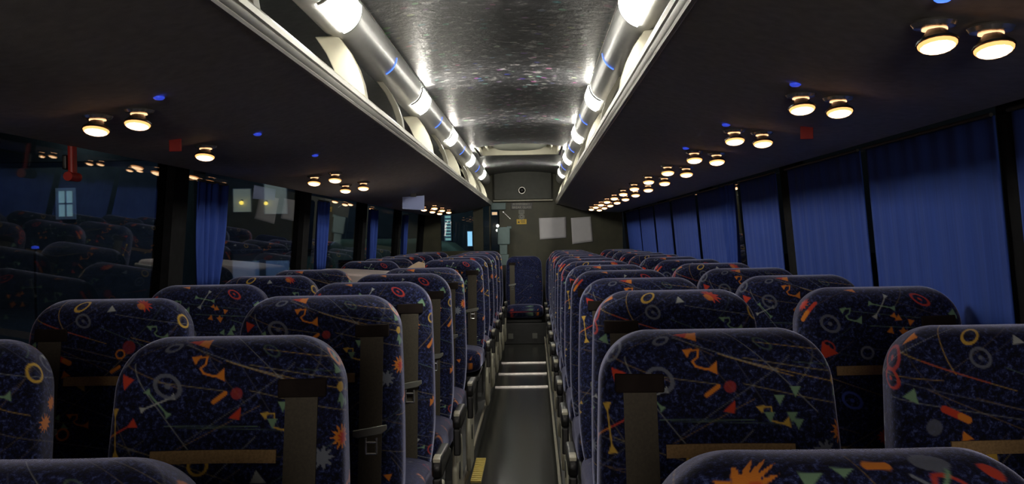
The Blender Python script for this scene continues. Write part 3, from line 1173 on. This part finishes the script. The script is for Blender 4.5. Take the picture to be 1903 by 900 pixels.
RC_ = [(0.95, 2.20), (2.28, 3.16), (3.21, 4.14), (4.32, 5.08), (5.16, 5.55), (5.62, 6.40), (6.50, 7.62), (7.72, 8.70), (8.80, 9.9), (10.0, 11.4)]
for k, (a, b) in enumerate(RC_):
    bunch = (k == 4)
    put_curtain((a, b, 1, 0.94, 1.46, 5 if bunch else 9 * (b - a), 0.022 if bunch else 0.006, 10 + k,
                 (0.9, 0.25, 0.4) if bunch else None),
                'blue curtain drawn across the right windows, %s panel from the camera' % ORD[k], 'drawn curtains on the right')
for k, (a, b, w) in enumerate([(1.95, 2.25, 0), (3.78, 4.14, 0), (5.90, 6.20, 0), (7.80, 8.15, 0), (9.82, 10.1, 0)]):
    put_curtain((a, b, -1, 1.02, 1.44, 5, 0.026, 30 + k, (0.95, 0.2, 0.35)),
                'gathered blue curtain at a pillar of the left windows, %s from the camera' % ORD[k], 'gathered curtains on the left')

# ------------------------------------------------------------------ emergency hammer on the left
t = thing('emergency_hammer', 'red emergency hammer hanging on the dark pillar of the left windows', 'hammer', (-1.165, 2.72, 1.39))
MB().box(-0.008, 0.008, -0.016, 0.016, 0.0, 0.105).build('handle', M_RED, t, bevel=0.006)
MB().tube([(0, -0.030, 0.0), (0, 0.030, 0.0)], [0.013, 0.013], 12).build('head', M_RED, t, smooth=True)
MB().box(-0.020, -0.008, -0.022, 0.022, 0.02, 0.06).build('holder', M_BLACK, t, bevel=0.003)

# hanging card under the left rack
t = thing('notice_card', 'pale blue blank card hanging under the left luggage rack', 'card', (-0.705, 6.75, 1.395))
m = MB().extrude([(-0.078, 0.012), (0.074, 0.0), (0.076, 0.102), (-0.076, 0.094)], -0.001, 0.001, 'y')
m.build('card', M_BPAPER, t)
MB().box(-0.02, 0.02, -0.003, 0.003, 0.093, 0.118).build('clip', M_GREYP, t)

# ------------------------------------------------------------------ rear wall furniture
yb = Y1 - 0.004


def paper(pts, label):
    cx = sum(p[0] for p in pts) / len(pts)
    cz = sum(p[1] for p in pts) / len(pts)
    n = 10
    vs = []
    for j in range(n + 1):
        for i in range(n + 1):
            u, v = i / n, j / n
            x = (pts[0][0] * (1 - u) + pts[1][0] * u) * (1 - v) + (pts[3][0] * (1 - u) + pts[2][0] * u) * v
            z = (pts[0][1] * (1 - u) + pts[1][1] * u) * (1 - v) + (pts[3][1] * (1 - u) + pts[2][1] * u) * v
            vs.append((x - cx, -0.006 - 0.006 * math.sin(u * 3.1 + 0.4) * (0.4 + 0.6 * v), z - cz))
    N = n + 1
    fs = [(j * N + i, j * N + i + 1, (j + 1) * N + i + 1, (j + 1) * N + i) for j in range(n) for i in range(n)]
    o = MB().add(vs, fs).build('paper_sheet', M_PAPER, None, smooth=True, sharp=180, loc=(cx, yb, cz))
    so = o.modifiers.new('thickness', 'SOLIDIFY')
    so.thickness = 0.0008
    tag(o, label, 'paper', 'blank papers on the rear wall')


paper([(0.182, 1.425), (0.512, 1.432), (0.515, 1.180), (0.190, 1.163)], 'wide blank white paper on the olive rear wall, left of two')
paper([(0.572, 1.420), (0.815, 1.432), (0.838, 1.128), (0.585, 1.100)], 'taller blank white paper on the olive rear wall, right of two')


def text(body, size, m, parent, loc, name):
    cu = bpy.data.curves.new(name, 'FONT')
    cu.body = body
    cu.size = size
    cu.align_x = 'CENTER'
    cu.extrude = 0.0008
    tmp = bpy.data.objects.new(name, cu)
    COL.objects.link(tmp)
    dg = bpy.context.evaluated_depsgraph_get()
    me = bpy.data.meshes.new_from_object(tmp.evaluated_get(dg))
    bpy.data.objects.remove(tmp)
    me.materials.clear()
    me.materials.append(m)
    o = bpy.data.objects.new(name, me)
    COL.objects.link(o)
    o.rotation_euler = (R(90), 0, 0)
    o.location = loc
    o.parent = parent
    return o


t = thing('emergency_sign', 'dark sign with two lines of pale lettering on the rear wall', 'sign', (-0.02, yb, 1.58))
MB().box(-0.135, 0.125, -0.006, 0.003, -0.045, 0.040).build('plate', M_SIGN, t, bevel=0.002)
text('IN EMERGENCY', 0.030, M_LETTER, t, (-0.01, -0.0075, 0.010), 'lettering')
text('BREAK GLASS', 0.038, M_LETTER, t, (-0.005, -0.0075, -0.032), 'lettering')
t = thing('small_sticker', 'small grey square sticker under the dark sign', 'sticker', (-0.028, yb, 1.505))
MB().box(-0.034, 0.034, -0.003, 0.003, -0.024, 0.024).build('square', M_GREYST, t)
m = MB()
for q in range(3):
    m.box(-0.026, 0.026, -0.0045, -0.003, -0.016 + q * 0.013, -0.010 + q * 0.013)
m.build('print', M_SIGN, t)
t = thing('round_sticker', 'round grey sticker with a ring on the rear wall above the yellow one', 'sticker', (-0.028, yb, 1.445))
MB().lathe([(0.0, 0.0), (0.036, 0.0), (0.036, 0.004), (0.0, 0.004)], seg=28, axis=(0, -1, 0)).build('disc', M_GREYST, t)
ringm = MB()
ringm.tube([(0.026 * math.cos(a), -0.0045, 0.026 * math.sin(a)) for a in [2 * math.pi * k / 24 for k in range(25)]], 0.0025, 6)
ringm.box(-0.012, 0.012, -0.0055, -0.004, -0.006, 0.006)
ringm.build('print', M_SIGN, t)
t = thing('yellow_sticker', 'yellow rectangular warning sticker on the rear wall', 'sticker', (-0.028, yb, 1.385))
MB().box(-0.062, 0.058, -0.003, 0.003, -0.030, 0.030).build('sheet', M_YELLOW, t)
m = MB()
m.extrude([(-0.05, -0.015), (-0.022, -0.015), (-0.036, 0.012)], -0.0045, -0.003, 'y')
for q in range(3):
    m.box(-0.012, 0.045, -0.0045, -0.003, -0.014 + q * 0.013, -0.009 + q * 0.013)
m.build('print', M_SIGN, t)
t = thing('dome_camera', 'small round dome camera on the bulkhead above the rear wall', 'camera', (-0.018, Y1 - 0.05, 1.765))
MB().lathe([(0.050, 0.0), (0.050, 0.012), (0.042, 0.022), (0.036, 0.022)], seg=26, axis=(0, -1, 0)).build('ring', M_ALU, t, smooth=True)
MB().lathe([(0.036, 0.018), (0.033, 0.032), (0.020, 0.044), (0.0, 0.048)], seg=22, axis=(0, -1, 0)).build('dome', M_BLACK, t, smooth=True)
# teal box on a post beside the rear bench
t = thing('post_box', 'pale teal box on a short post beside the rear bench', 'box', (-0.235, 11.83, 0.80))
MB().box(-0.085, 0.065, -0.05, 0.05, 0.31, 0.52).build('box', M_TEAL, t, bevel=0.012)
MB().box(-0.062, 0.030, -0.035, 0.035, 0.19, 0.31).build('post', M_TEAL, t, bevel=0.006)
MB().extrude([(-0.05, 0.06), (0.03, 0.06), (0.05, 0.19), (-0.072, 0.19)], -0.045, 0.045, 'y').build('foot', M_TEAL, t, bevel=0.006)
MB().box(-0.04, 0.02, -0.04, 0.04, -0.8, 0.06).build('leg', M_DARK, t)
MB().box(0.03, 0.085, -0.04, 0.04, 0.50, 0.53).build('lid_tab', M_TEAL, t, bevel=0.005)
t = thing('header_panel', 'pale teal panel at the top of the rear window', 'panel', (-0.31, Y1 - 0.03, 1.535))
MB().box(-0.09, 0.09, -0.01, 0.028, 0.0, 0.085).build('panel', M_TEAL, t, bevel=0.006)
t = thing('grab_rod', 'short white diagonal rod on the rear wall', 'rod', (-0.20, Y1 - 0.012, 1.45))
MB().tube([(-0.050, 0, 0.055), (0.035, 0, -0.030)], [0.006, 0.004], 10).build('rod', M_STEEL, t, smooth=True)
MB().lathe([(0.0, 0.0), (0.009, 0.002), (0.009, 0.012), (0.0, 0.013)], seg=12, axis=(0, -1, 0), origin=(-0.05, 0.011, 0.055)).build(
    'mount', M_STEEL, t)

# ------------------------------------------------------------------ outside
gr = MB().box(-80, 40, -30, 120, -1.42, -1.4).build('ground', M_ASPH)
struct(gr)


def facade(name, label, x0, x1, y, z1, m=M_HOUSE):
    t = thing(name, label, 'building', ((x0 + x1) / 2, y, -1.4))
    w = (x1 - x0) / 2
    MB().box(-w, w, 0.0, 4.0, 0.0, z1 + 1.4).build('wall', m, t)
    MB().extrude([(-w - 0.3, z1 + 1.4), (w + 0.3, z1 + 1.4), (w * 0.2, z1 + 2.6), (-w * 0.2, z1 + 2.6)], -0.3, 4.3, 'y').build(
        'roof', M_DARK, t)
    return t


def win(t, x, z, w, h, em, mx=1, mz=1, frame=0.07, fm=None, base=None):
    """a lit window on a facade; x,z are world coordinates of its centre"""
    cx, cy, cz = x - t.location.x, -0.02, z - t.location.z
    m = MB()
    f = frame
    m.box(cx - w / 2 - f, cx + w / 2 + f, cy - 0.05, cy + 0.02, cz - h / 2 - f, cz - h / 2)
    m.box(cx - w / 2 - f, cx + w / 2 + f, cy - 0.05, cy + 0.02, cz + h / 2, cz + h / 2 + f)
    m.box(cx - w / 2 - f, cx - w / 2, cy - 0.05, cy + 0.02, cz - h / 2, cz + h / 2)
    m.box(cx + w / 2, cx + w / 2 + f, cy - 0.05, cy + 0.02, cz - h / 2, cz + h / 2)
    for k in range(1, mx):
        q = cx - w / 2 + w * k / mx
        m.box(q - 0.035, q + 0.035, cy - 0.04, cy + 0.01, cz - h / 2, cz + h / 2)
    for k in range(1, mz):
        q = cz - h / 2 + h * k / mz
        m.box(cx - w / 2, cx + w / 2, cy - 0.04, cy + 0.01, q - 0.035, q + 0.035)
    fr = m.build('window', fm or M_WHITEW, t)
    MB().box(cx - w / 2, cx + w / 2, cy, cy + 0.015, cz - h / 2, cz + h / 2).build('pane', em, fr)
    return fr


def P(px, py, d):
    dx, dy = px - 993.0, py - 440.0
    k = d / FPX
    return ((dx - 0.01745 * dy) * k + 0.123, 1.2 + (-0.01745 * dx - dy) * k)


def lantern(t, x, z, r, em, m=None):
    q = MB().lathe([(0.0, -r), (r * 0.7, -r * 0.7), (r, 0), (r * 0.7, r * 0.7), (0, r)], seg=12,
                   origin=(x - t.location.x, -0.25, z - t.location.z))
    o = q.build('lantern', em, t, smooth=True)
    MB().box(x - t.location.x - 0.02, x - t.location.x + 0.02, -0.25, 0.0, z - t.location.z + r, z - t.location.z + r + 0.05).build(
        'lantern_arm', M_DARK, o)


def point(name, loc, e, col, r=0.1):
    l = bpy.data.lights.new(name, 'POINT')
    l.energy = e
    l.color = col
    l.shadow_soft_size = r
    o = bpy.data.objects.new(name, l)
    COL.objects.link(o)
    o.location = loc
    return o


hA = facade('house', 'dark house outside with one cold lit sash window, far left', -27, -15.2, 40, 4.6)
x, z = P(112, 378, 39.9)
win(hA, x, z, 0.58, 1.05, E_WIN, 2, 2, 0.12)
x, z = P(130, 436, 39.5)
point('porch_light', (x, 38.3, 5.6), 25, (0.6, 0.85, 1.0))
hB = facade('house', 'dark house outside with two pale lit windows', -15.0, -9.2, 45, 4.4)
x, z = P(446, 372, 44.9)
win(hB, x, z, 0.80, 1.05, E_BLIND, 1, 1, 0.02)
x, z = P(447, 377, 44.9)
lantern(hB, x, z, 0.10, E_YEL)
x, z = P(509, 369, 44.9)
win(hB, x, z, 1.02, 1.38, E_BLIND, 1, 1, 0.02)
x, z = P(493, 378, 44.9)
lantern(hB, x, z, 0.09, E_YEL)
g0 = P(428, 472, 35)
g1 = P(556, 472, 35)
gb = thing('garage', 'low whitewashed building outside with a round-topped window, lit bluish', 'building', ((g0[0] + g1[0]) / 2, 35, -1.4))
hw = (g1[0] - g0[0]) / 2
MB().box(-hw, hw, 0, 3.0, 0, g0[1] + 1.4).build('wall', M_WHITEW, gb)
MB().box(-hw - 0.1, hw + 0.1, -0.1, 3.1, g0[1] + 1.4, g0[1] + 1.52).build('roof', M_DARK, gb)
ax_, az_ = P(545, 492, 35)
wx = ax_ - gb.location.x
arch = [(wx - 0.19, az_ + 1.4 - 0.28), (wx + 0.19, az_ + 1.4 - 0.28)] + \
       [(wx + 0.19 * math.cos(a), az_ + 1.4 + 0.10 + 0.19 * math.sin(a)) for a in [math.pi * k / 12 for k in range(13)]]
wm = MB().extrude(arch, -0.03, 0.0, 'y').build('window', M_DARK, gb)
gm = MB().box(wx - 0.012, wx + 0.012, -0.045, -0.03, az_ + 1.12, az_ + 1.66)
for q in (0.0, 0.16):
    gm.box(wx - 0.18, wx + 0.18, -0.045, -0.03, az_ + 1.30 + q, az_ + 1.32 + q)
gm.build('glazing_bar', M_WHITEW, wm)
dx_, dz_ = P(485, 490, 35)
MB().box(dx_ - gb.location.x - 0.12, dx_ - gb.location.x + 0.12, -0.03, 0, 0, dz_ + 1.4 + 0.15).build('door', M_HOUSE, gb)
point('street_light', ((g0[0] + g1[0]) / 2, 33.6, 4.4), 330, (0.30, 0.50, 1.0))
hC = facade('stair_tower', 'building behind the coach with a tall louvred lit stair window', -8.5, -1.4, 42, 5.0)
x, z = P(832, 424, 41.9)
win(hC, x, z, 0.24, 1.05, E_TEALW, 1, 8, 0.03)
x, z = P(873, 444, 41.9)
win(hC, x, z, 0.20, 0.62, E_DOOR, 1, 1, 0.02)
x, z = P(919, 397, 41.9)
win(hC, x, z, 0.22, 0.12, E_WARMW, 1, 1, 0.02)
x, z = P(925, 420, 41.9)
lantern(hC, x, z, 0.07, E_WHITEW)
lantern(hC, x - 0.02, z - 0.19, 0.06, E_WHITEW)
point('yard_light', (-3.9, 40.0, 8.0), 120, (0.5, 0.95, 0.9))
# parked van beyond the rear window
vn = thing('parked_van', 'pale parked van outside beyond the rear window', 'van', (-2.50, 19.5, -1.30))
prof = [(-1.5, 0.35), (1.10, 0.35), (1.18, 0.8), (1.14, 2.22), (0.9, 2.40), (0.2, 2.50), (-1.3, 2.52), (-1.5, 2.4)]
MB().extrude(prof, 0.0, 1.9, 'y').build('body', M_VAN, vn, bevel=0.10, smooth=True, seg=4)
MB().extrude([(-1.3, 1.45), (0.9, 1.45), (0.85, 2.1), (-1.3, 2.1)], -0.01, 0.02, 'y').build('side_window', M_BLACK, vn)
for x in (-1.0, 0.7):
    MB().lathe([(0.0, 0.0), (0.33, 0.0), (0.35, 0.03), (0.35, 0.2), (0.0, 0.2)], seg=24, axis=(0, 1, 0), origin=(x, -0.02, 0.35)).build(
        'wheel', M_BLACK, vn, smooth=True)
point('van_fill', (-2.0, 17.0, 5.5), 90, (0.6, 0.95, 0.9))  # unseen light added to brighten the van
lx, lz = P(55, 463, 30)
t = thing('bollard_light', 'small blue lamp low down outside the left windows', 'lamp', (lx, 30, -1.4))
MB().tube([(0, 0, 0), (0, 0, lz + 1.4)], 0.05, 10).build('post', M_DARK, t)
MB().lathe([(0.0, 0.0), (0.11, 0.01), (0.10, 0.08), (0.0, 0.10)], seg=12, origin=(0, 0, lz + 1.4)).build('lens', E_BLUEDIM, t)
